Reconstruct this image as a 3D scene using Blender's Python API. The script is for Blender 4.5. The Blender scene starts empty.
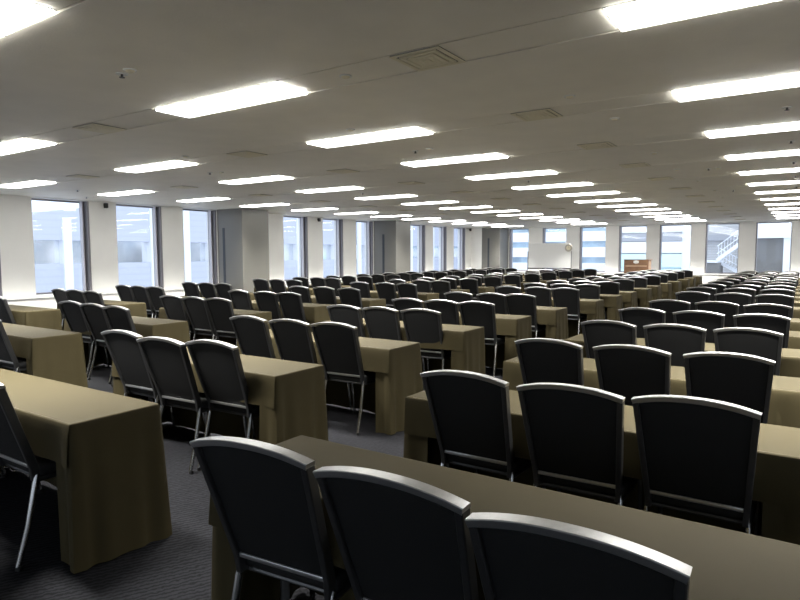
import bpy, bmesh, math, random
from mathutils import Vector, Matrix
random.seed(7)
C = bpy.context.scene.collection
S = bpy.context.scene
EYE, CEIL = 1.474, 2.764
ROOM_L, ROOM_R, ROOM_F, ROOM_B = -14.3, 8.5, 29.1, -5.0
# ------------------------------------------------------------------ camera
yaw, pitch, roll = 0.58914967, -0.07692076, -0.00334
fwd = Vector((-math.sin(yaw)*math.cos(pitch), math.cos(yaw)*math.cos(pitch), math.sin(pitch)))
rt = Vector((math.cos(yaw), math.sin(yaw), 0)); up = rt.cross(fwd)
r2 = rt*math.cos(roll)+up*math.sin(roll); u2 = -rt*math.sin(roll)+up*math.cos(roll)
cam = bpy.data.objects.new('camera', bpy.data.cameras.new('camera')); C.objects.link(cam)
M = Matrix.Identity(4)
for i in range(3): M[i][0], M[i][1], M[i][2] = r2[i], u2[i], -fwd[i]
M[0][3], M[1][3], M[2][3] = 0, 0, EYE
cam.matrix_world = M
cam.data.sensor_width = 36; cam.data.lens = 603.458/800*36; cam.data.clip_end = 600; cam.data.clip_start = .05
S.camera = cam
# ------------------------------------------------------------------ world, exposure
LIGHT_E, LAMP_W, LAMP_SPREAD, WORLD_E = 12.0, 108.0, 102, 2.05
w = bpy.data.worlds.new('overcast_sky'); S.world = w; w.use_nodes = True
nt = w.node_tree; bg = nt.nodes['Background']
tc = nt.nodes.new('ShaderNodeTexCoord'); sp = nt.nodes.new('ShaderNodeSeparateXYZ'); rp = nt.nodes.new('ShaderNodeValToRGB')
nt.links.new(tc.outputs['Generated'], sp.inputs[0]); nt.links.new(sp.outputs['Z'], rp.inputs[0]); nt.links.new(rp.outputs[0], bg.inputs[0])
rp.color_ramp.elements[0].color = (.50, .54, .63, 1); rp.color_ramp.elements[1].color = (.88, .94, 1, 1)
rp.color_ramp.elements[0].position = 0; rp.color_ramp.elements[1].position = .12
bg.inputs[1].default_value = WORLD_E
S.view_settings.view_transform = 'Standard'; S.view_settings.look = 'None'; S.view_settings.gamma = 1
S.view_settings.exposure = .13; S.view_settings.use_curve_mapping = False
S.cycles.use_denoising = True
S.cycles.sample_clamp_indirect = 8
S.cycles.max_bounces = 8; S.cycles.diffuse_bounces = 5; S.cycles.transparent_max_bounces = 12

# ------------------------------------------------------------------ materials
def mat(name, col, rough=.6, metal=0, noise=0, scale=20, bump=0, bscale=200, spec=.5, stretch=None, coat=0):
    m = bpy.data.materials.new(name); m.use_nodes = True; t = m.node_tree; b = t.nodes['Principled BSDF']
    b.inputs['Base Color'].default_value = (*col, 1); b.inputs['Roughness'].default_value = rough
    b.inputs['Metallic'].default_value = metal; b.inputs['Specular IOR Level'].default_value = spec
    if coat: b.inputs['Coat Weight'].default_value = coat
    co = t.nodes.new('ShaderNodeTexCoord'); mp = t.nodes.new('ShaderNodeMapping'); t.links.new(co.outputs['Object'], mp.inputs[0])
    if stretch: mp.inputs['Scale'].default_value = stretch
    if noise:
        n = t.nodes.new('ShaderNodeTexNoise'); n.inputs['Scale'].default_value = scale; n.inputs['Detail'].default_value = 4
        t.links.new(mp.outputs[0], n.inputs[0])
        r = t.nodes.new('ShaderNodeValToRGB'); t.links.new(n.outputs[0], r.inputs[0])
        r.color_ramp.elements[0].color = (*[c*(1-noise) for c in col], 1); r.color_ramp.elements[1].color = (*[min(1, c*(1+noise)) for c in col], 1)
        r.color_ramp.elements[0].position = .3; r.color_ramp.elements[1].position = .7
        t.links.new(r.outputs[0], b.inputs['Base Color'])
    if bump:
        n = t.nodes.new('ShaderNodeTexNoise'); n.inputs['Scale'].default_value = bscale; n.inputs['Detail'].default_value = 3
        t.links.new(mp.outputs[0], n.inputs[0])
        bp = t.nodes.new('ShaderNodeBump'); bp.inputs['Strength'].default_value = bump; bp.inputs['Distance'].default_value = .01
        t.links.new(n.outputs[0], bp.inputs['Height']); t.links.new(bp.outputs[0], b.inputs['Normal'])
    return m
def emis(name, col, e):
    m = bpy.data.materials.new(name); m.use_nodes = True; b = m.node_tree.nodes['Principled BSDF']
    b.inputs['Base Color'].default_value = (.8, .8, .8, 1); b.inputs['Emission Color'].default_value = (*col, 1); b.inputs['Emission Strength'].default_value = e
    return m
M_ceil = mat('ceiling_board', (.88, .84, .74), .55, noise=.03, scale=3, bump=.15, bscale=60)
M_groove = mat('ceiling_void', (.015, .015, .015), .9)
M_wall = mat('white_wall_paint', (.88, .87, .835), .5, noise=.02, scale=2)
M_column = mat('grey_column_panel', (.15, .145, .128), .35, noise=.03, scale=1.5)
M_slot = mat('dark_slot', (.03, .035, .045), .5)
M_jamb = mat('grey_window_frame', (.22, .21, .23), .4, metal=.3)
M_jamb2 = mat('light_window_frame', (.55, .54, .58), .4)
M_carpet = mat('carpet_base', (.05, .05, .056), .95, spec=.08)
t = M_carpet.node_tree; b = t.nodes['Principled BSDF']
co = t.nodes.new('ShaderNodeTexCoord'); mp = t.nodes.new('ShaderNodeMapping'); mp.inputs['Rotation'].default_value[2] = .5
wv = t.nodes.new('ShaderNodeTexWave'); wv.inputs['Scale'].default_value = 11; wv.inputs['Distortion'].default_value = 5; wv.inputs['Detail'].default_value = 3; wv.inputs['Detail Scale'].default_value = 3
nn = t.nodes.new('ShaderNodeTexNoise'); nn.inputs['Scale'].default_value = 160
mx = t.nodes.new('ShaderNodeMix'); mx.data_type = 'FLOAT'; mx.inputs[0].default_value = .45
rr = t.nodes.new('ShaderNodeValToRGB'); rr.color_ramp.elements[0].color = (.010, .0102, .0112, 1); rr.color_ramp.elements[1].color = (.026, .026, .030, 1)
rr.color_ramp.elements[0].position = .25; rr.color_ramp.elements[1].position = .75
t.links.new(co.outputs['Object'], mp.inputs[0]); t.links.new(mp.outputs[0], wv.inputs[0]); t.links.new(co.outputs['Object'], nn.inputs[0])
t.links.new(wv.outputs['Fac'], mx.inputs[2]); t.links.new(nn.outputs[0], mx.inputs[3]); t.links.new(mx.outputs[0], rr.inputs[0]); t.links.new(rr.outputs[0], b.inputs['Base Color'])
M_cloth = mat('khaki_cloth', (.045, .0365, .0175), .7, noise=.04, scale=9, bump=.12, bscale=500, spec=.2)
_b = M_cloth.node_tree.nodes['Principled BSDF']; _b.inputs['Specular Tint'].default_value = (1, .9, .68, 1)
_b.inputs['Sheen Weight'].default_value = .0; _b.inputs['Sheen Roughness'].default_value = .45; _b.inputs['Sheen Tint'].default_value = (1, .86, .60, 1)
M_frame = mat('frame_metal_lit', (.56, .56, .56), .32, metal=.9, noise=.06, scale=60, stretch=(1, 1, 8), bump=.05, bscale=300)  # paler copy of the frame metal, lamp reflections put into its colour
M_side = mat('frame_metal_shaded', (.10, .10, .10), .38, metal=.8, noise=.05, scale=40)  # darker copy of the frame metal, dim room reflections put into its colour
M_vinyl = mat('black_vinyl', (.014, .014, .0138), .6, bump=.3, bscale=400, spec=.25)
M_leg = mat('chrome_tube', (.55, .55, .54), .25, metal=1)
M_rub = mat('black_rubber', (.012, .012, .012), .7)
M_table = mat('white_laminate', (.55, .53, .48), .5)
M_tleg = mat('grey_table_steel', (.22, .22, .22), .5, metal=.8)
M_lamp = emis('fluorescent_diffuser', (1, .985, .94), LIGHT_E)
M_rim = emis('ceiling_fill_edge', (1, .985, .94), 20.0)  # stronger glow than the lamp face, added to brighten the ceiling
M_house = mat('lamp_housing', (.75, .75, .73), .4)
M_vent = mat('cream_vent_metal', (.80, .74, .55), .45)
M_ventd = mat('vent_dark_gap', (.035, .028, .018), .8)
M_white = mat('white_plastic', (.75, .75, .72), .4)
M_dark = mat('dark_plastic', (.03, .03, .03), .5)
M_brd = mat('whiteboard_enamel', (.80, .80, .78), .3)
M_wood = mat('lectern_wood', (.20, .105, .055), .45, noise=.25, scale=6, stretch=(1, 1, 8))
M_wood2 = mat('lectern_pale_wood', (.42, .28, .18), .45, noise=.15, scale=6, stretch=(1, 1, 8))
M_clock = mat('clock_beige', (.45, .42, .36), .5)
def wave_mat(name, a, bb, axis, scale, rough=.6):
    m = bpy.data.materials.new(name); m.use_nodes = True; t = m.node_tree; b = t.nodes['Principled BSDF']; b.inputs['Roughness'].default_value = rough
    co = t.nodes.new('ShaderNodeTexCoord'); wv = t.nodes.new('ShaderNodeTexWave'); wv.bands_direction = axis; wv.inputs['Scale'].default_value = scale
    r = t.nodes.new('ShaderNodeValToRGB'); r.color_ramp.elements[0].color = (*a, 1); r.color_ramp.elements[1].color = (*bb, 1)
    r.color_ramp.elements[0].position = .0; r.color_ramp.elements[1].position = .25
    t.links.new(co.outputs['Object'], wv.inputs[0]); t.links.new(wv.outputs['Fac'], r.inputs[0]); t.links.new(r.outputs[0], b.inputs['Base Color'])
    return m
M_fac = wave_mat('pale_blue_cladding', (.53, .555, .64), (.56, .585, .675), 'Z', .9)
M_facpil = mat('white_cladding', (.88, .90, .93), .6)
M_facdim = mat('blue_grey_cladding', (.42, .43, .46), .6)
M_facwin = mat('mirror_glazing', (.75, .85, .95), .12, metal=.85, noise=.35, scale=.5)
M_slab = mat('white_slab_cladding', (.92, .93, .95), .6)
M_turq = mat('turquoise_glazing', (.46, .58, .66), .2, metal=.3, noise=.25, scale=.6)
M_cyan = mat('pale_cyan_panel', (.72, .95, .97), .4)
M_louv = wave_mat('grey_louvre', (.33, .33, .33), (.60, .60, .60), 'Z', 3.2)
M_gwall = mat('grey_outer_wall', (.20, .195, .185), .7, noise=.08, scale=.6)
M_stair = mat('white_painted_steel', (.88, .91, .95), .5)
gl = bpy.data.materials.new('window_glass'); gl.use_nodes = True; t = gl.node_tree
for n in list(t.nodes):
    if n.type != 'OUTPUT_MATERIAL': t.nodes.remove(n)
tr = t.nodes.new('ShaderNodeBsdfTransparent'); tr.inputs[0].default_value = (.93, .96, 1, 1)
gs = t.nodes.new('ShaderNodeBsdfGlossy'); gs.inputs['Roughness'].default_value = .02; ms = t.nodes.new('ShaderNodeMixShader'); ms.inputs[0].default_value = .025
t.links.new(tr.outputs[0], ms.inputs[1]); t.links.new(gs.outputs[0], ms.inputs[2]); t.links.new(ms.outputs[0], t.nodes['Material Output'].inputs[0])

# ------------------------------------------------------------------ helpers
class MB:
    def __init__(s): s.v = []; s.f = []; s.mi = []
    def box(s, x0, x1, y0, y1, z0, z1, mi=0):
        n = len(s.v); s.v += [(x, y, z) for z in (z0, z1) for y in (y0, y1) for x in (x0, x1)]
        s.f += [tuple(n+i for i in q) for q in ((0, 2, 3, 1), (4, 5, 7, 6), (0, 1, 5, 4), (2, 6, 7, 3), (0, 4, 6, 2), (1, 3, 7, 5))]; s.mi += [mi]*6
        return s
    def cbox(s, x0, x1, y0, y1, z0, z1, c=.004):      # box with chamfered edges
        bm = bmesh.new(); bmesh.ops.create_cube(bm, size=1)
        for v in bm.verts: v.co = Vector(((x0+x1)/2+v.co.x*(x1-x0), (y0+y1)/2+v.co.y*(y1-y0), (z0+z1)/2+v.co.z*(z1-z0)))
        bmesh.ops.bevel(bm, geom=list(bm.edges), offset=c, segments=2, profile=.5, affect='EDGES')
        s.add(bm); return s
    def add(s, bm, mi=0):
        n = len(s.v); bm.verts.index_update(); s.v += [tuple(v.co) for v in bm.verts]
        for f in bm.faces: s.f.append(tuple(n+v.index for v in f.verts)); s.mi.append(mi)
        bm.free()
    def tube(s, pts, r, seg=8, mi=0, sy=1.0):
        pts = [Vector(p) for p in pts]; rings = []; n0 = len(s.v)
        for i, p in enumerate(pts):
            d = (pts[min(i+1, len(pts)-1)]-pts[max(i-1, 0)]).normalized()
            a = Vector((0, 1, 0)) if abs(d.y) < .8 else Vector((1, 0, 0))
            e1 = d.cross(a).normalized(); e2 = d.cross(e1)
            rr_ = r[i] if isinstance(r, (list, tuple)) else r
            for k in range(seg):
                th = 2*math.pi*k/seg; s.v.append(tuple(p+e1*math.cos(th)*rr_+e2*math.sin(th)*rr_*sy))
        for i in range(len(pts)-1):
            for k in range(seg):
                a, b_ = n0+i*seg+k, n0+i*seg+(k+1) % seg
                s.f.append((a, b_, b_+seg, a+seg)); s.mi.append(mi)
        s.f.append(tuple(n0+k for k in range(seg))[::-1]); s.f.append(tuple(n0+(len(pts)-1)*seg+k for k in range(seg))); s.mi += [mi, mi]
        return s
    def cyl(s, x, y, z0, z1, r0, r1=None, seg=20): return s.tube([(x, y, z0), (x, y, z1)], [r0, r0 if r1 is None else r1], seg)
    def build(s, name, m, parent=None, smooth=False, angle=35, loc=None):
        me = bpy.data.meshes.new(name); me.from_pydata(s.v, [], s.f)
        for mm in (m if isinstance(m, list) else [m]): me.materials.append(mm)
        me.polygons.foreach_set('material_index', s.mi)
        bm = bmesh.new(); bm.from_mesh(me); bmesh.ops.recalc_face_normals(bm, faces=bm.faces); bm.to_mesh(me); bm.free()
        if smooth:
            me.polygons.foreach_set('use_smooth', [True]*len(me.polygons)); me.set_sharp_from_angle(angle=math.radians(angle))
        o = bpy.data.objects.new(name, me); C.objects.link(o)
        if parent: o.parent = parent
        if loc: o.location = loc
        return o
def tag(o, label, cat, group=None, kind=None):
    if label: o['label'] = label
    if cat: o['category'] = cat
    if group: o['group'] = group
    if kind: o['kind'] = kind
    return o
def struct(o): o['kind'] = 'structure'; return o
def thing(name, label, cat, loc=(0, 0, 0), rz=0, group=None):
    o = bpy.data.objects.new(name, None); C.objects.link(o); o.location = loc; o.rotation_euler = (0, 0, rz)
    o.empty_display_size = .2
    return tag(o, label, cat, group)
def kids(o): return [c for c in bpy.data.objects if c.parent == o]
class Proto:                       # a thing kept with its tree so that copying is quick
    def __init__(s, root):
        s.root = root; s.tree = []; s.used = False
        def walk(o):
            return [(c, walk(c)) for c in kids(o)]
        s.tree = walk(root)
    def place(s, loc, rz, label, cat, group):
        if not s.used: s.used = True; r = s.root
        else:
            r = s.root.copy(); C.objects.link(r)
            def cp(tr, p):
                for o, sub in tr:
                    c = o.copy(); C.objects.link(c); c.parent = p; cp(sub, c)
            cp(s.tree, r)
        r.location = loc; r.rotation_euler = (0, 0, rz); tag(r, label, cat, group); return r

# ------------------------------------------------------------------ the lamp / vent grid
LP_X0, LP_P, LP_L, LR_Y0, LR_P, LR_W = -4.859, 3.918, 1.509, 3.345, 1.970, .371
lamp_cols = [LP_X0+LP_P*k for k in (-2, -1, 0, 1, 2)]
lamp_rows = [LR_Y0+LR_P*n for n in range(-1, 13)]
# ------------------------------------------------------------------ room shell
struct(MB().box(ROOM_L-.6, ROOM_R+.2, ROOM_B-.2, ROOM_F+.3, -.15, 0).build('floor', M_carpet))
mb = MB(); y = ROOM_B; G = .018
for ry in lamp_rows:                                   # boards between lamp bands, then the band with its lamp openings
    mb.box(ROOM_L-.6, ROOM_R, y, ry-G, CEIL, CEIL+.05)
    x = ROOM_L-.6
    for lx in lamp_cols:
        if lx > -1 and ry < 2: continue
        mb.box(x, lx-.01, ry, ry+LR_W, CEIL+.002, CEIL+.05); x = lx+LP_L+.01
    mb.box(x, ROOM_R, ry, ry+LR_W, CEIL+.002, CEIL+.05)
    y = ry+LR_W+G
mb.box(ROOM_L-.6, ROOM_R, y, ROOM_F+.3, CEIL, CEIL+.05)
mb.box(ROOM_L-.6, ROOM_R+.2, ROOM_B-.2, ROOM_F+.3, CEIL+.12, CEIL+.2, 1)
struct(mb.build('ceiling', [M_ceil, M_groove]))
SILL = .565
openL = [(.85, 2.15), (2.80, 4.10), (4.75, 6.02), (6.70, 8.0), (8.68, 9.97), (10.63, 11.78), (14.5, 15.69), (16.46, 17.62), (18.39, 19.50), (22.25, 23.5), (24.18, 25.47), (26.15, 27.39)]
openF = [(-12.66, -11.62), (-10.89, -9.69), (-9.03, -7.80), (-7.19, -5.99), (-5.43, -4.15), (-3.57, -2.31), (-1.70, -.44), (.15, 1.40), (2.0, 3.25), (3.85, 5.1), (5.7, 6.95)]
DEP = .45
mb = MB(); y = ROOM_B-.2
for a, b_ in openL: mb.box(ROOM_L-DEP, ROOM_L, y, a, 0, CEIL+.12); y = b_
mb.box(ROOM_L-DEP, ROOM_L, y, ROOM_F+.3, 0, CEIL+.12)
for a, b_ in openL: mb.box(ROOM_L-DEP, ROOM_L, a, b_, 0, SILL); mb.box(ROOM_L-DEP, ROOM_L, a, b_, CEIL-.02, CEIL+.12)
mb.box(ROOM_L-.1, -13.69, 28.0, ROOM_F, 0, CEIL)
struct(mb.build('wall_left', M_wall))
mb = MB(); x = ROOM_L-DEP
for a, b_ in openF: mb.box(x, a, ROOM_F, ROOM_F+DEP, 0, CEIL+.12); x = b_
mb.box(x, ROOM_R+.2, ROOM_F, ROOM_F+DEP, 0, CEIL+.12)
for a, b_ in openF: mb.box(a, b_, ROOM_F, ROOM_F+DEP, 0, SILL); mb.box(a, b_, ROOM_F, ROOM_F+DEP, CEIL-.05, CEIL+.12)
struct(mb.build('wall_front', M_wall))
addedOpenR = [(-4.2+1.95*k, -2.95+1.95*k) for k in range(3)]  # unseen right-wall windows, added to let in daylight near the camera
mb = MB(); y = ROOM_B-.2
for a, b_ in addedOpenR: mb.box(ROOM_R, ROOM_R+.3, y, a, 0, CEIL+.12); y = b_
mb.box(ROOM_R, ROOM_R+.3, y, ROOM_F+.3, 0, CEIL+.12)
for a, b_ in addedOpenR: mb.box(ROOM_R, ROOM_R+.3, a, b_, 0, SILL); mb.box(ROOM_R, ROOM_R+.3, a, b_, CEIL-.05, CEIL+.12)
struct(mb.build('wall_right', M_wall))
addedOpenB = [(-13.6+1.9*k, -12.3+1.9*k) for k in range(11)]  # unseen back-wall windows, added as daylight from behind the camera
mb = MB(); x = ROOM_L-.6
for a, b_ in addedOpenB: mb.box(x, a, ROOM_B-.3, ROOM_B, 0, CEIL+.12); x = b_
mb.box(x, ROOM_R, ROOM_B-.3, ROOM_B, 0, CEIL+.12)
for a, b_ in addedOpenB: mb.box(a, b_, ROOM_B-.3, ROOM_B, 0, SILL); mb.box(a, b_, ROOM_B-.3, ROOM_B, CEIL-.05, CEIL+.12)
struct(mb.build('wall_back', M_wall))
wn = 0
for a, b_ in addedOpenR:  # frames and panes of the added right-wall windows
    wn += 1; f = MB(); z0, z1 = SILL, CEIL-.05
    f.box(ROOM_R+.2, ROOM_R+.26, a, a+.05, z0, z1); f.box(ROOM_R+.2, ROOM_R+.26, b_-.05, b_, z0, z1); f.box(ROOM_R+.2, ROOM_R+.26, a, b_, z0, z0+.04); f.box(ROOM_R+.2, ROOM_R+.26, a, b_, z1-.04, z1)
    o = struct(f.build('window_%d' % wn, M_jamb)); MB().box(ROOM_R+.225, ROOM_R+.233, a+.05, b_-.05, z0+.04, z1-.04).build('pane', gl, o)
for a, b_ in addedOpenB:  # frames and panes of the added back-wall windows
    wn += 1; f = MB(); z0, z1 = SILL, CEIL-.05
    f.box(a, a+.05, ROOM_B-.26, ROOM_B-.2, z0, z1); f.box(b_-.05, b_, ROOM_B-.26, ROOM_B-.2, z0, z1); f.box(a, b_, ROOM_B-.26, ROOM_B-.2, z0, z0+.04); f.box(a, b_, ROOM_B-.26, ROOM_B-.2, z1-.04, z1)
    o = struct(f.build('window_%d' % wn, M_jamb)); MB().box(a+.05, b_-.05, ROOM_B-.233, ROOM_B-.225, z0+.04, z1-.04).build('pane', gl, o)
for a, b_ in openL:
    wn += 1; X = ROOM_L-.22; z0, z1 = SILL, CEIL-.02
    f = MB(); f.box(X-.06, X+.0, a, a+.045, z0, z1); f.box(X-.06, ROOM_L-.02, b_-.05, b_-.001, z0, z1)
    f.box(X-.06, X, a, b_, z0, z0+.04); f.box(X-.06, X, a, b_, z1-.04, z1); f.box(X-.06, ROOM_L-.16, b_-.09, b_-.05, z0, z1)
    o = struct(f.build('window_%d' % wn, M_jamb))
    MB().box(X+.0, X+.10, b_-.115, b_-.091, z0, z1).build('blind_rail', M_jamb2, o)
    MB().box(X-.035, X-.027, a+.045, b_-.09, z0+.04, z1-.04).build('pane', gl, o)
for a, b_ in openF:
    wn += 1; Y = ROOM_F+.25; z0, z1 = SILL, CEIL-.05
    f = MB(); f.box(a+.001, a+.05, ROOM_F+.02, Y+.06, z0, z1); f.box(b_-.04, b_-.001, Y, Y+.06, z0, z1)
    f.box(a, b_, Y, Y+.06, z0, z0+.04); f.box(a, b_, Y, Y+.06, z1-.04, z1)
    o = struct(f.build('window_%d' % wn, M_jamb))
    MB().box(a+.05, b_-.04, Y+.027, Y+.035, z0+.04, z1-.04).build('pane', gl, o)
# low boxed ledge under the windows
mb = MB(); mb.box(ROOM_L, -14.0, ROOM_B, 11.79, 0, .51); mb.box(ROOM_L, -13.97, ROOM_B, 11.79, .515, .545)
mb.box(ROOM_L, -14.0, 12.83, 19.52, 0, .51); mb.box(ROOM_L, -13.97, 12.83, 19.52, .515, .545)
mb.box(ROOM_L, -14.0, 20.59, 27.99, 0, .51); mb.box(ROOM_L, -13.97, 20.59, 27.99, .515, .545)
struct(mb.build('trim_1', M_wall))
mb = MB(); mb.box(-12.69, ROOM_R, 28.8, ROOM_F, 0, .51); mb.box(-12.69, ROOM_R, 28.77, ROOM_F, .515, .545)
struct(mb.build('trim_2', M_wall))
for i, (x0, x1, y0, y1) in enumerate([(ROOM_L-.01, -13.25, 11.80, 12.82), (ROOM_L-.01, -13.23, 19.53, 20.58), (-13.69, -12.70, 28.0, ROOM_F)]):
    o = struct(MB().cbox(x0, x1, y0, y1, 0, CEIL+.01, .006).build('trim_%d' % (i+3), M_column))
    sx = [-14.08, -13.88, -13.36][i]
    MB().box(sx, sx+.10, y0-.006, y0+.002, .45, 2.23).build('dark_slot', M_slot, o)

# ------------------------------------------------------------------ outside: buildings seen through the windows
def facade_left():
    r = thing('office_building', 'pale blue clad office building with white pillars outside the left windows', 'building', (-31, 22, -8))
    m = MB(); base = -8
    m.box(-6, 0, -40, 38, 0, 1.02-base)
    n = len(m.v)                                  # upper wall, parapet rises towards the far end
    prof = [(-40, 2.19-base), (38, 2.19-base), (38, 4.3-base), (-3.2, 4.15-base), (-7.5, 3.48-base), (-40, 3.2-base)]
    m.v += [(0, y_, z_) for y_, z_ in prof]+[(-6, y_, z_) for y_, z_ in prof]
    m.f.append(tuple(range(n, n+6))); m.f.append(tuple(range(n+11, n+5, -1)))
    for i in range(6): m.f.append((n+i, n+(i+1) % 6, n+6+(i+1) % 6, n+6+i))
    m.mi += [0]*8
    m.build('wall', M_fac, r)
    ys = [-38, -32, -26, -20, -13, -6.1, -1.2, 1.0, 2.85, 6.2, 8.2, 10.75, 15.0, 18.0, 19.1, 22, 26, 30, 34, 37.5]
    for a, b_ in zip(ys[:-1], ys[1:]): MB().box(-.5, -.35, a+.25, b_+.05, 1.02-base, 2.19-base).build('window', M_facwin, r)
    MB().box(-5.8, -.5, -40, 38, 1.02-base, 2.19-base).build('inner_wall', M_facdim, r)
    for y_ in ys: MB().box(-.35, .12, y_, y_+(.42 if y_ > -10 else .3), 0, 3.3-base if y_ < -5 else 4.1-base).build('pillar', M_facpil, r)
facade_left()
r = thing('tower_block', 'distant white tower with thin bluish window bands behind the whiteboard', 'building', (-45, 62, -30))
k = 0
MB().box(-14.5, 29.2, .6, 12, 0, 60).build('core', M_facdim, r)
for k in range(16, 26):
    z = k*1.62+.26
    MB().box(-14.9, 29.2, 0, 1, z, z+1.02).build('slab_band', M_slab, r)
    MB().box(-14.6, 29.4, .4, .7, z+1.02, z+1.62).build('window_band', M_turq, r)
r = thing('glazed_office_block', 'pale office block with cyan glass bands seen behind the lectern', 'building', (-12.1, 58, -20))
MB().box(-2.7, 2.95, .5, 12, 0, 50).build('core', M_facpil, r)
for z, h, m in [(19.0, 1.05, M_cyan), (20.15, 1.2, M_cyan), (21.45, 1.0, M_slab), (22.5, .75, M_facdim), (23.3, 1.3, M_slab), (24.7, 1.2, M_slab), (16, 2.9, M_slab)]:
    MB().box(-2.9, 3.1, 0, .5, z, z+h).build('floor_band', m, r)
MB().box(3.1, 6.4, .2, 8, 0, 48).build('plain_wing', M_facpil, r)
r = thing('louvred_annex', 'grey louvred annex wall behind the outdoor staircase', 'building', (0, 41, -12))
MB().box(-5.3, -2.55, 0, 6, 0, 14.2).build('louvre_wall', M_louv, r)
MB().box(-5.3, -2.55, -.5, 0, 14.2, 14.55).build('canopy', M_facdim, r)
MB().box(-5.3, -2.55, 0, 6, 14.55, 17.5).build('upper_louvre', M_louv, r)
MB().box(-2.4, -.95, -2, 4, 0, 14.25).build('grey_wall', M_gwall, r)
MB().box(-2.5, -.2, -2.4, 4, 14.25, 14.5).build('white_beam', M_stair, r)
MB().box(-.95, -.3, -2.2, 4, 0, 14.25).build('white_column', M_stair, r)
MB().box(-2.4, -.3, -1.8, 4, 14.5, 18).build('upper_panel', M_slab, r)
r = thing('outdoor_staircase', 'white steel zigzag outdoor staircase with railings behind the far window', 'staircase', (0, 36, 0))
def flight(x0, z0, x1, z1, y0):
    n = 9
    st = MB()
    for yy in (y0, y0+1.0):
        d = Vector((x1-x0, 0, z1-z0)).normalized(); nrm = Vector((-d.z, 0, d.x))*.09
        a, b_ = Vector((x0, yy, z0)), Vector((x1, yy, z1)); i0 = len(st.v)
        for q in (a-nrm, a+nrm, b_+nrm, b_-nrm): st.v += [tuple(q), tuple(q+Vector((0, .06, 0)))]
        st.f += [(i0, i0+2, i0+4, i0+6), (i0+1, i0+7, i0+5, i0+3)]+[(i0+j*2, i0+j*2+1, i0+((j+1) % 4)*2+1, i0+((j+1) % 4)*2) for j in range(4)]; st.mi += [0]*6
    st.build('stringer', M_stair, r)
    tr_ = MB(); ra = MB()
    for i in range(n):
        f_ = (i+.5)/n; X = x0+(x1-x0)*f_; Z = z0+(z1-z0)*f_
        tr_.box(X-.1, X+.1, y0+.06, y0+1, Z, Z+.03)
        ra.tube([(X, y0+.03, Z), (X, y0+.03, Z+.75)], .012, 6)
    for h in (.35, .75): ra.tube([(x0, y0+.03, z0+h), (x1, y0+.03, z1+h)], .02, 6)
    tr_.build('treads', M_gwall, r); ra.build('railing', M_stair, r)
flight(-3.85, 1.05, -2.6, 2.1, 0); flight(-3.85, .95, -2.6, .2, 1.2); flight(-4.9, 2.9, -2.6, 4.6, 2)
MB().box(-4.7, -3.8, 0, 2.2, .93, 1.03).build('landing', M_stair, r)
MB().box(-4.7, -3.75, .1, 2.1, -3, .92).build('base_wall', M_gwall, r)

# ------------------------------------------------------------------ ceiling lamps and vents
ORD = ['one', 'two', 'three', 'four', 'five', 'six', 'seven', 'eight', 'nine', 'ten', 'eleven', 'twelve', 'thirteen', 'fourteen', 'fifteen', 'sixteen', 'seventeen', 'eighteen']
r = thing('ceiling_light', '', '')
f = MB(); t_ = .012; W, Lh = LR_W, LP_L
for a in ((0, Lh, 0, t_), (0, Lh, W-t_, W), (0, t_, t_, W-t_), (Lh-t_, Lh, t_, W-t_)): f.box(a[0], a[1], a[2], a[3], -.001, .07)
f.box(0, Lh, 0, W, .07, .078)
f.build('housing', M_house, r)
m = MB().box(t_, Lh-t_, t_, W-t_, -.016, .012); m.mi = [0, 0, 1, 1, 1, 1]  # dropped below the boards so the added edge glow reaches the ceiling
m.build('diffuser', [M_lamp, M_rim], r)
al = bpy.data.lights.new('tube_light', 'AREA'); al.shape = 'RECTANGLE'; al.size = LP_L-.05; al.size_y = LR_W-.05
al.energy = LAMP_W; al.spread = math.radians(LAMP_SPREAD); al.color = (1, .985, .94)
alo = bpy.data.objects.new('tube_light', al); C.objects.link(alo); alo.parent = r; alo.location = (Lh/2, W/2, -.0175)
pl = Proto(r)
colname = ['in the column nearest the left windows', 'in the second column from left windows', 'in the third column from left windows', 'in the rightmost column', 'beyond the right edge']
for ci, lx in enumerate(lamp_cols):
    for ri, ry in enumerate(lamp_rows):
        if ci >= 3 and ri < 1: continue
        pl.place((lx, ry, CEIL), 0, 'flush fluorescent ceiling light %s, number %s from the camera' % (colname[ci], ORD[ri]), 'ceiling light', 'flush ceiling lights')
r = thing('ceiling_vent', '', '')
MB().box(-.185, .185, -.18, .18, -.004, .0).build('dark_plate', M_ventd, r)
for i, s_ in enumerate((.185, .140, .098, .060)):
    m = MB(); w_ = .030; z0, z1 = -.010-.002*i, -.004
    for a in ((-s_, s_, -s_, -s_+w_), (-s_, s_, s_-w_, s_), (-s_, -s_+w_, -s_+w_, s_-w_), (s_-w_, s_, -s_+w_, s_-w_)): m.box(*a, z0, z1)
    m.build('louvre_ring', M_vent, r)
MB().box(-.022, .022, -.022, .022, -.018, -.004).build('centre_plate', M_vent, r)
pv = Proto(r)
for ci, lx in enumerate([lamp_cols[0]+LP_L+1.2, lamp_cols[1]+LP_L+1.22, lamp_cols[2]+LP_L+1.22]):
    for ri, ry in enumerate(lamp_rows[1:]):
        if ci == 0 and ri > 7: continue
        nm = ['left', 'middle', 'right'][ci]
        pv.place((lx, ry+LR_W/2, CEIL), 0, 'square cream air vent in the %s vent column, number %s from the camera' % (nm, ORD[ri]), 'vent', 'square ceiling vents')
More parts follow.
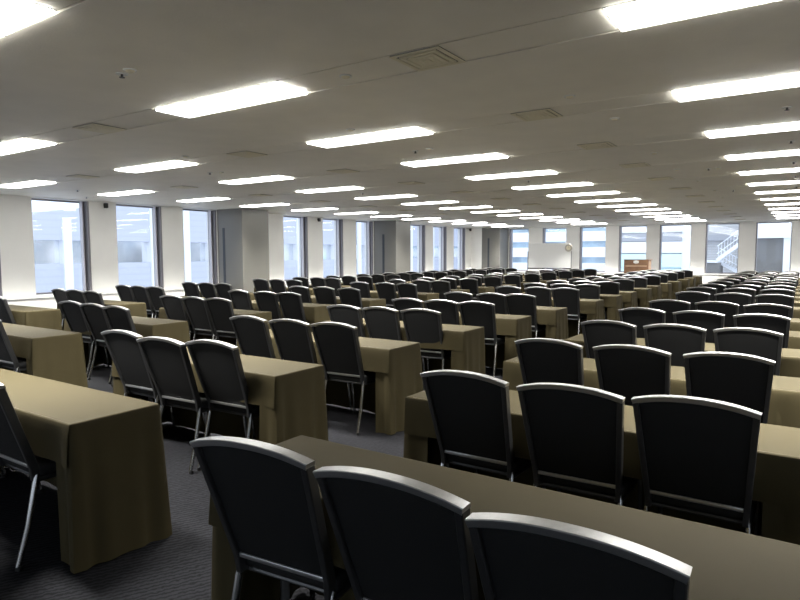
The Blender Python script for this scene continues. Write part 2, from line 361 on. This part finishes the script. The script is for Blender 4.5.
# small ceiling fittings
r = thing('sprinkler_head', '', '')
MB().cyl(0, 0, -.006, 0, .042, seg=18).build('rose', M_white, r)
m = MB(); m.cyl(0, 0, -.026, -.006, .009, seg=8); m.cyl(0, 0, -.029, -.026, .02, seg=12); m.build('head', M_dark, r)
psk = Proto(r)
r = thing('smoke_detector', '', '')
m = MB(); m.cyl(0, 0, -.008, 0, .045, seg=20); m.build('base', M_white, r)
MB().tube([(0, 0, -.018), (0, 0, -.008)], [.022, .034], 18).build('dome', M_vent, r)
psd = Proto(r)
spr = [(-4.11, 2.58), (-4.13, 6.54), (-13.5, 7.5), (-12.2, 6.6), (-7.9, 6.4), (-7.9, 10.4), (-4.15, 10.35), (-4.15, 14.3), (-1.28, 10.48), (-1.28, 14.4), (-7.9, 14.3)]+[(-.18, LR_Y0+LR_W/2+.985+LR_P*k) for k in range(1, 9)]
for i, (x, y) in enumerate(spr):
    wh = '%s, number %s from camera' % ('by the right lamp column' if i > 10 else 'in the left ceiling area', ORD[i-11 if i > 10 else i])
    psk.place((x, y, CEIL), 0, 'small dark sprinkler head '+wh, 'sprinkler', 'ceiling sprinklers')
det = [(-3.98, 2.56), (-2.83, 3.53), (-1.66, 5.01), (-1.57, 6.08), (-1.67, 8.45), (-3.9, 6.5), (-3.98, 5.04), (-1.15, 10.5), (-1.7, 10.3), (-1.65, 12.2), (-1.6, 14.2), (-1.65, 16.1), (-7.7, 6.45), (-6.84, 5.15)]
for i, (x, y) in enumerate(det):
    zz = CEIL+.002 if abs(((y-LR_Y0) % LR_P)-LR_W/2) < LR_W/2 else CEIL
    psd.place((x, y, zz), 0, 'small round pale ceiling detector, number %s from the camera' % ORD[i], 'detector', 'round ceiling detectors')
# small dark speakers high on the left wall
r = thing('wall_speaker', '', '')
MB().box(0, .03, -.02, .02, -.02, .04).build('bracket', M_dark, r)
MB().cbox(.03, .11, -.04, .04, -.06, .06, .01).build('speaker_body', M_dark, r)
pw = Proto(r)
for y, d in ((8.38, 'nearest the camera'), (16.2, 'between the two grey columns'), (27.8, 'at the far corner column')):
    pw.place((ROOM_L, y, EYE+1.19), 0, 'small dark box speaker high on white pillar '+d, 'speaker', 'dark wall speakers')

# ------------------------------------------------------------------ front of the room
r = thing('whiteboard', 'wide white mobile whiteboard on legs in front of the far windows', 'whiteboard', (-9.66, 26.7, 0))
MB().cbox(-1.0, 1.0, -.015, .015, .80, 1.92, .008).build('board', M_brd, r)
f = MB(); f.box(-1.02, 1.02, -.04, .03, .745, .795); f.box(-.6, .3, -.09, -.03, .765, .775); f.build('pen_tray', M_dark, r)
for sx in (-1.02, 1.02):
    MB().box(sx-.015, sx+.015, -.02, .02, .06, 1.55).build('leg', M_tleg, r)
    m = MB(); m.box(sx-.02, sx+.02, -.3, .3, .04, .07); m.cyl(sx, -.28, 0, .04, .02, seg=8); m.cyl(sx, .28, 0, .04, .02, seg=8); m.build('foot', M_tleg, r)
r = thing('clock', 'small round beige clock at the upper right corner of the whiteboard', 'clock', (-8.75, 26.62, EYE+.225))
m = MB(); m.tube([(0, .03, 0), (0, 0, 0)], [.17, .17], 28); m.build('rim', M_clock, r, smooth=True)
m = MB(); m.tube([(0, 0, 0), (0, -.004, 0)], [.10, .10], 28); m.build('dial', M_vent, r)
m = MB(); m.box(-.006, .006, -.009, -.005, 0, .09); m.box(0, .06, -.009, -.005, -.006, .006); m.build('hands', M_clock, r)
MB().box(-.02, .02, .03, .062, -.02, .02).build('clip', M_clock, r)
r = thing('lectern', 'brown wooden lectern with a white oval emblem in front of the far windows', 'lectern', (-5.72, 26, 0))
m = MB(); m.cbox(-.48, .48, 0, .04, 0, 1.20, .006); m.build('front_panel', M_wood, r)
for sx in (-.48, .44): MB().cbox(sx, sx+.04, .04, .5, 0, 1.16, .005).build('side_panel', M_wood2, r)
m = MB(); m.cbox(-.50, .52, .0, .55, 1.165, 1.195, .006); m.build('top', M_wood2, r)
MB().box(-.44, .44, .04, .45, .6, .63).build('shelf', M_wood, r)
m = MB(); m.tube([(0, 0, 0), (0, -.006, 0)], [.5, .5], 24)
for i, v in enumerate(m.v): m.v[i] = (v[0]*.22, v[1], v[2]*.13+1.09)
m.build('emblem', M_brd, r)
MB().box(-.42, .42, -.005, 0, .90, .96).build('pale_band', M_wood2, r)

# ------------------------------------------------------------------ table and cloth prototypes
TL, TD, TH = 1.80, .465, .70
def cloth(seed):
    rnd = random.Random(seed); verts, faces = [], []
    WR = .14
    # path round the table starting on the near side at x=-L/2+WR, via left end, far side, right end
    pts = []; hx, hy = TL/2, TD
    def seg(a, b_, n, nr):
        for i in range(n): f_ = i/n; pts.append((a[0]+(b_[0]-a[0])*f_, a[1]+(b_[1]-a[1])*f_, nr))
    c = .012
    seg((-hx+WR, 0), (-hx+c, 0), 8, (0, -1)); pts.append((-hx+.003, .003, (-.7, -.7)))
    seg((-hx, c), (-hx, hy-c), 22, (-1, 0)); pts.append((-hx+.003, hy-.003, (-.7, .7)))
    seg((-hx+c, hy), (hx-c, hy), 44, (0, 1)); pts.append((hx-.003, hy-.003, (.7, .7)))
    seg((hx, hy-c), (hx, c), 22, (1, 0)); pts.append((hx-.003, .003, (.7, -.7)))
    seg((hx-c, 0), (hx-WR, 0), 8, (0, -1)); pts.append((hx-WR, 0, (0, -1)))
    n = len(pts); ph = [rnd.uniform(0, 6.28) for _ in range(6)]; fr = [rnd.uniform(2.0, 3.2), rnd.uniform(4, 7), rnd.uniform(8, 12)]
    rows = [(-.010, .0045, 0), (-.003, .0035, 0), (0, -.003, 0), (.001, -.02, 0)]+[(0, -.70*k/13, k/13) for k in range(1, 14)]
    zoff = [rnd.uniform(0, 6.28) for _ in range(3)]
    L_ = 0; arc = []
    for i, p in enumerate(pts):
        if i: L_ += math.hypot(p[0]-pts[i-1][0], p[1]-pts[i-1][1])
        arc.append(L_)
    corners = [arc[8], arc[31], arc[76], arc[99]]
    for ri, (off, dz, k) in enumerate(rows):
        for i, (px, py, nr) in enumerate(pts):
            s_ = arc[i]
            fold = .008*math.sin(fr[0]*s_*2+ph[0])+.007*math.sin(fr[1]*s_*1.6+ph[1]+k*.8)+.0035*math.sin(fr[2]*s_*1.8+ph[2]+k)
            dc = min(abs(s_-cc) for cc in corners)
            cf = math.exp(-(dc/.05)**2)*.016 - math.exp(-((dc-.085)/.035)**2)*.018 + math.exp(-((dc-.15)/.04)**2)*.008
            end = .018*k if abs(nr[0]) > .5 else .006*k
            kk = k**.8
            o_ = off + max(-.004, kk*(fold+cf)+end+.004*kk)
            nl = math.hypot(*nr); z = TH+dz
            if ri == len(rows)-1: z = .012+.008*math.sin(s_*7+ph[3])+.004*math.sin(s_*17+ph[4])
            elif ri == len(rows)-2: z = .055
            verts.append((px+nr[0]/nl*o_, py+nr[1]/nl*o_, z))
    for ri in range(len(rows)-1):
        for i in range(n-1): a = ri*n+i; faces.append((a, a+1, a+n+1, a+n))
    # top sheet
    t0 = len(verts); nx = 30
    for j in range(5):
        for i in range(nx+1):
            verts.append((-hx+.010+(TL-.020)*i/nx, .010+(TD-.020)*j/4, TH+.0045+rnd.uniform(0, .0006)))
    for j in range(4):
        for i in range(nx): a = t0+j*(nx+1)+i; faces.append((a, a+1, a+nx+2, a+nx+1))
    # near valance, slightly in front of the wrapped corners
    v0 = len(verts); nv = 60; vr = [(.010, .0045), (.002, .0040), (-.002, -.002), (-.004, -.02)]+[(-.006, -.195*k/5) for k in range(1, 6)]
    for q, (yy, dz) in enumerate(vr):
        for i in range(nv+1):
            x = -hx+.002+(TL-.004)*i/nv; k = max(0, (q-3)/5)
            yy2 = yy - k*(.005+.005*math.sin(x*9+ph[5])+.004*math.sin(x*23+ph[3])) - (.012*k*math.exp(-((hx-abs(x)-.02)/.03)**2))
            verts.append((x, yy2, TH+dz+(k*.006*math.sin(x*5+ph[1]) if q == len(vr)-1 else 0)))
    for q in range(len(vr)-1):
        for i in range(nv): a = v0+q*(nv+1)+i; faces.append((a, a+1, a+nv+2, a+nv+1))
    me = bpy.data.meshes.new('tablecloth'); me.from_pydata(verts, [], faces); me.materials.append(M_cloth)
    bm = bmesh.new(); bm.from_mesh(me); bmesh.ops.remove_doubles(bm, verts=bm.verts, dist=.0008); bmesh.ops.recalc_face_normals(bm, faces=bm.faces); bm.to_mesh(me); bm.free()
    me.polygons.foreach_set('use_smooth', [True]*len(me.polygons)); me.set_sharp_from_angle(angle=math.radians(75))
    return me
cloths = [cloth(s_) for s_ in (3, 11, 24, 37, 52)]
r = thing('banquet_table', '', '')
MB().cbox(-TL/2+.02, TL/2-.02, .02, TD-.02, TH-.035, TH-.004, .004).build('tabletop', M_table, r)
for sx in (-1, 1):
    m = MB(); X = sx*(TL/2-.12)
    m.tube([(X, TD/2, TH-.036), (X, TD/2, .04)], .018, 8); m.build('leg', M_tleg, r, smooth=True)
    m = MB(); m.tube([(X, .05, .022), (X, TD-.05, .022)], .014, 8); m.build('foot', M_tleg, r, smooth=True)
pt = Proto(r)

# ------------------------------------------------------------------ chair prototype (origin on the floor under the seat, faces +Y)
def ly(z): return -.20+(.885-z)*.34 if z > .46 else -.0555+(.46-z)*.12
r = thing('banquet_chair', '', '')
HB, HT = .180, .2105                      # half widths of the frame at the seat and at the top
def sweep(path, hw, hd, ch=.0035):
    m = MB()
    sec = [(hw, hd-ch), (hw-ch, hd), (-hw+ch, hd), (-hw, hd-ch), (-hw, -hd+ch), (-hw+ch, -hd), (hw-ch, -hd), (hw, -hd+ch)]
    for i, (x, z) in enumerate(path):
        a, b_ = path[max(i-1, 0)], path[min(i+1, len(path)-1)]
        d = Vector((b_[0]-a[0], b_[1]-a[1])).normalized(); nx_, nz_ = -d.y, d.x
        for p, q in sec: m.v.append((x+nx_*p, ly(z+nz_*p)+q, z+nz_*p))
    for i in range(len(path)-1):
        for k in range(8): a = i*8+k; b_ = i*8+(k+1) % 8; m.f.append((a, b_, b_+8, a+8)); m.mi.append(0)
    m.f.append(tuple(range(8))); m.f.append(tuple((len(path)-1)*8+k for k in range(8))[::-1]); m.mi += [0, 0]
    return m
for sx in (-1, 1):
    sweep([(sx*(HB+(HT-HB)*i/8), .40+.474*i/8) for i in range(9)], .0115, .021).build('side_rail', M_side, r, smooth=True, angle=28)
top_path = [(-(HT+.012), .878)]+[(-(HT+.012)+2*(HT+.012)*i/20, .878+.032*(1-abs(i/10-1)**2.2)) for i in range(1, 20)]+[(HT+.012, .878)]
sweep(top_path, .011, .0225, .003).build('top_rail', M_frame, r, smooth=True, angle=28)
# upholstered back panel: grid on both faces, slightly domed
m = MB(); nx, nz = 12, 12
def half(z): return HB+(HT-HB)*(z-.40)/.474-.010
for side in (0, 1):
    for j in range(nz+1):
        for i in range(nx+1):
            u_, v_ = i/nx*2-1, j/nz
            zt = .878+.032*(1-abs(u_)**2.2)-.010; z = .475+(zt-.475)*v_; x = u_*half(min(z, .865))
            dome = (1-u_**4)*(1-(2*v_-1)**4)
            m.v.append((x, ly(z)+(-.006-.006*dome if side == 0 else .010+.018*dome), z))
N = (nx+1)*(nz+1)
for j in range(nz):
    for i in range(nx):
        a = j*(nx+1)+i; m.f.append((a, a+1, a+nx+2, a+nx+1)); m.f.append((N+a, N+a+nx+1, N+a+nx+2, N+a+1)); m.mi += [0, 0]
for i in range(nx): m.f.append((i, N+i, N+i+1, i+1)); a = nz*(nx+1)+i; m.f.append((a, a+1, N+a+1, N+a)); m.mi += [0, 0]
for j in range(nz): a = j*(nx+1); m.f.append((a, a+nx+1, N+a+nx+1, N+a)); a += nx; m.f.append((a, N+a, N+a+nx+1, a+nx+1)); m.mi += [0, 0]
m.build('back_panel', M_vinyl, r, smooth=True, angle=50)
m = MB(); m.cbox(-.176, .176, ly(.465)-.014, ly(.465)+.014, .457, .474, .004); m.build('lower_rail', M_frame, r, smooth=True)
# seat cushion
m = MB(); bm = bmesh.new(); bmesh.ops.create_cube(bm, size=1)
for v in bm.verts: v.co = Vector((v.co.x*(.40 if v.co.y < 0 else .43), .165+v.co.y*.42, .438+v.co.z*.058))
bmesh.ops.bevel(bm, geom=list(bm.edges), offset=.022, segments=3, profile=.6, affect='EDGES'); m.add(bm)
m.build('seat', M_vinyl, r, smooth=True, angle=60)
m = MB()
for sx in (-1, 1): m.tube([(sx*.19, -.045, .40), (sx*.195, .15, .398), (sx*.195, .36, .398)], .011, 8)
m.tube([(-.19, .34, .398), (.19, .34, .398)], .010, 8); m.tube([(-.19, -.02, .398), (.19, -.02, .398)], .010, 8)
m.build('seat_frame', M_side, r, smooth=True)
for sx in (-1, 1):
    m = MB(); m.tube([(sx*.187, -.046, .425), (sx*.190, -.055, .39), (sx*.197, -.10, .19), (sx*.203, -.155, .018)], [.010, .0125, .0125, .011], 10, sy=1.15)
    l_ = m.build('leg', M_leg, r, smooth=True); MB().tube([(sx*.203, -.150, .022), (sx*.203, -.156, .0)], [.015, .014], 10).build('foot_cap', M_rub, l_)
    m = MB(); m.tube([(sx*.200, .335, .41), (sx*.203, .36, .20), (sx*.207, .385, .018)], [.0125, .0125, .011], 10)
    l_ = m.build('leg', M_leg, r, smooth=True); MB().tube([(sx*.207, .385, .022), (sx*.207, .386, .0)], [.015, .014], 10).build('foot_cap', M_rub, l_)
pc = Proto(r)

# ------------------------------------------------------------------ rows of tables and chairs
rowY = [1.40, 2.69, 3.945, 5.26, 6.56, 7.93, 9.70, 11.0, 12.2, 13.48, 14.72, 16.05, 17.3, 18.75, 20.05, 21.4]
blocks = {   # key: (table centre x, first row index, name, default chair x)
    'A': (-9.62, 2, 'block nearest the left windows', (-10.12, -9.62, -9.12)),
    'B': (-6.78, 1, 'second block from left windows', (-7.29, -6.73, -6.21)),
    'C': (-3.64, 0, 'third block from left windows', (-4.15, -3.63, -3.17)),
    'D': (-.855, 0, 'block on the right', (-1.33, -.82, -.32))}
meas = {  # measured centres of the chair tops: (x, y, small turn)
 ('D', 0): [(-1.355, 1.215, .10), (-.855, 1.215, .02), (-.375, 1.18, .03)],
 ('D', 1): [(-1.315, 2.50, 0), (-.805, 2.485, .03), (-.33, 2.52, 0)],
 ('D', 2): [(-1.36, 3.76, -.03), (-.845, 3.765, -.04), (-.33, 3.77, .03)],
 ('D', 3): [(-1.32, 5.055, -.06), (-.82, 5.07, .03), (-.325, 5.09, -.05)],
 ('D', 4): [(-1.345, 6.415, -.03), (-.82, 6.365, -.03), (-.30, 6.34, -.04)],
 ('D', 5): [(-1.305, 7.70, .06), (-.81, 7.70, -.05), (-.31, 7.62, .05)],
 ('D', 6): [(-1.305, 9.48, .08), (-.80, 9.45, 0), (-.305, 9.40, -.08)],
 ('C', 0): [(-4.16, 1.20, 0), (-3.68, 1.20, 0), (-3.20, 1.22, .0)],
 ('C', 1): [(-4.155, 2.525, .03), (-3.575, 2.45, .06), (-3.175, 2.545, .05)],
 ('C', 2): [(-4.15, 3.74, 0), (-3.64, 3.735, 0), (-3.16, 3.75, .05)],
 ('C', 3): [(-4.15, 5.10, 0), (-3.68, 5.12, 0), (-3.195, 5.15, .06)],
 ('C', 4): [(-4.10, 6.30, 0), (-3.62, 6.30, .03), (-3.145, 6.30, .06)],
 ('B', 2): [(-7.32, 3.815, .04), (-6.735, 3.755, .03), (-6.19, 3.71, 0)],
 ('B', 3): [(-7.16, 5.095, .03), (-6.63, 5.06, 0), (-6.19, 5.08, .06)]}
meas[('A', 4)] = [(-10.36, 6.37, .02), (-9.88, 6.36, 0), (-9.41, 6.37, .03)]
meas[('A', 5)] = [(-10.26, 7.73, 0), (-9.76, 7.74, .02), (-9.26, 7.73, 0)]
POS = ['left of three', 'middle of three', 'right of three']
for key, (bx, first, bname, cxs) in blocks.items():
    nr = len(rowY)
    for ri in range(first, nr):
        y = rowY[ri]+random.uniform(-.02, .02)*(ri > 0); dx = random.uniform(-.02, .02)*(ri > 2)-(.14 if key == 'A' and ri in (4, 5) else 0); rz = random.uniform(-.006, .006)
        row = 'row %s from camera, %s' % (ORD[ri-first], bname)
        pt.place((bx+dx, y, 0), rz, 'cloth-covered folding banquet table, '+row, 'table', 'banquet tables')
        o = bpy.data.objects.new('tablecloth', random.choice(cloths)); C.objects.link(o); o.location = (bx+dx, y, 0); o.rotation_euler = (0, 0, rz)
        tag(o, 'khaki floor-length tablecloth, '+row, 'tablecloth', 'khaki tablecloths')
        ms_ = meas.get((key, ri))
        for k in range(3):
            if ms_: cx, ty, a = ms_[k]
            else: cx, ty, a = cxs[k]+random.gauss(0, .02), rowY[ri]-.18+random.gauss(0, .02), random.gauss(0, .03)
            # the measured point is the middle of the back's top, .2 m behind the chair's origin
            pc.place((cx+.2*math.sin(-a), ty+.2*math.cos(a), 0), a, 'black silver-rimmed chair, %s, %s' % (POS[k], row), 'chair', 'black banquet chairs in rows')
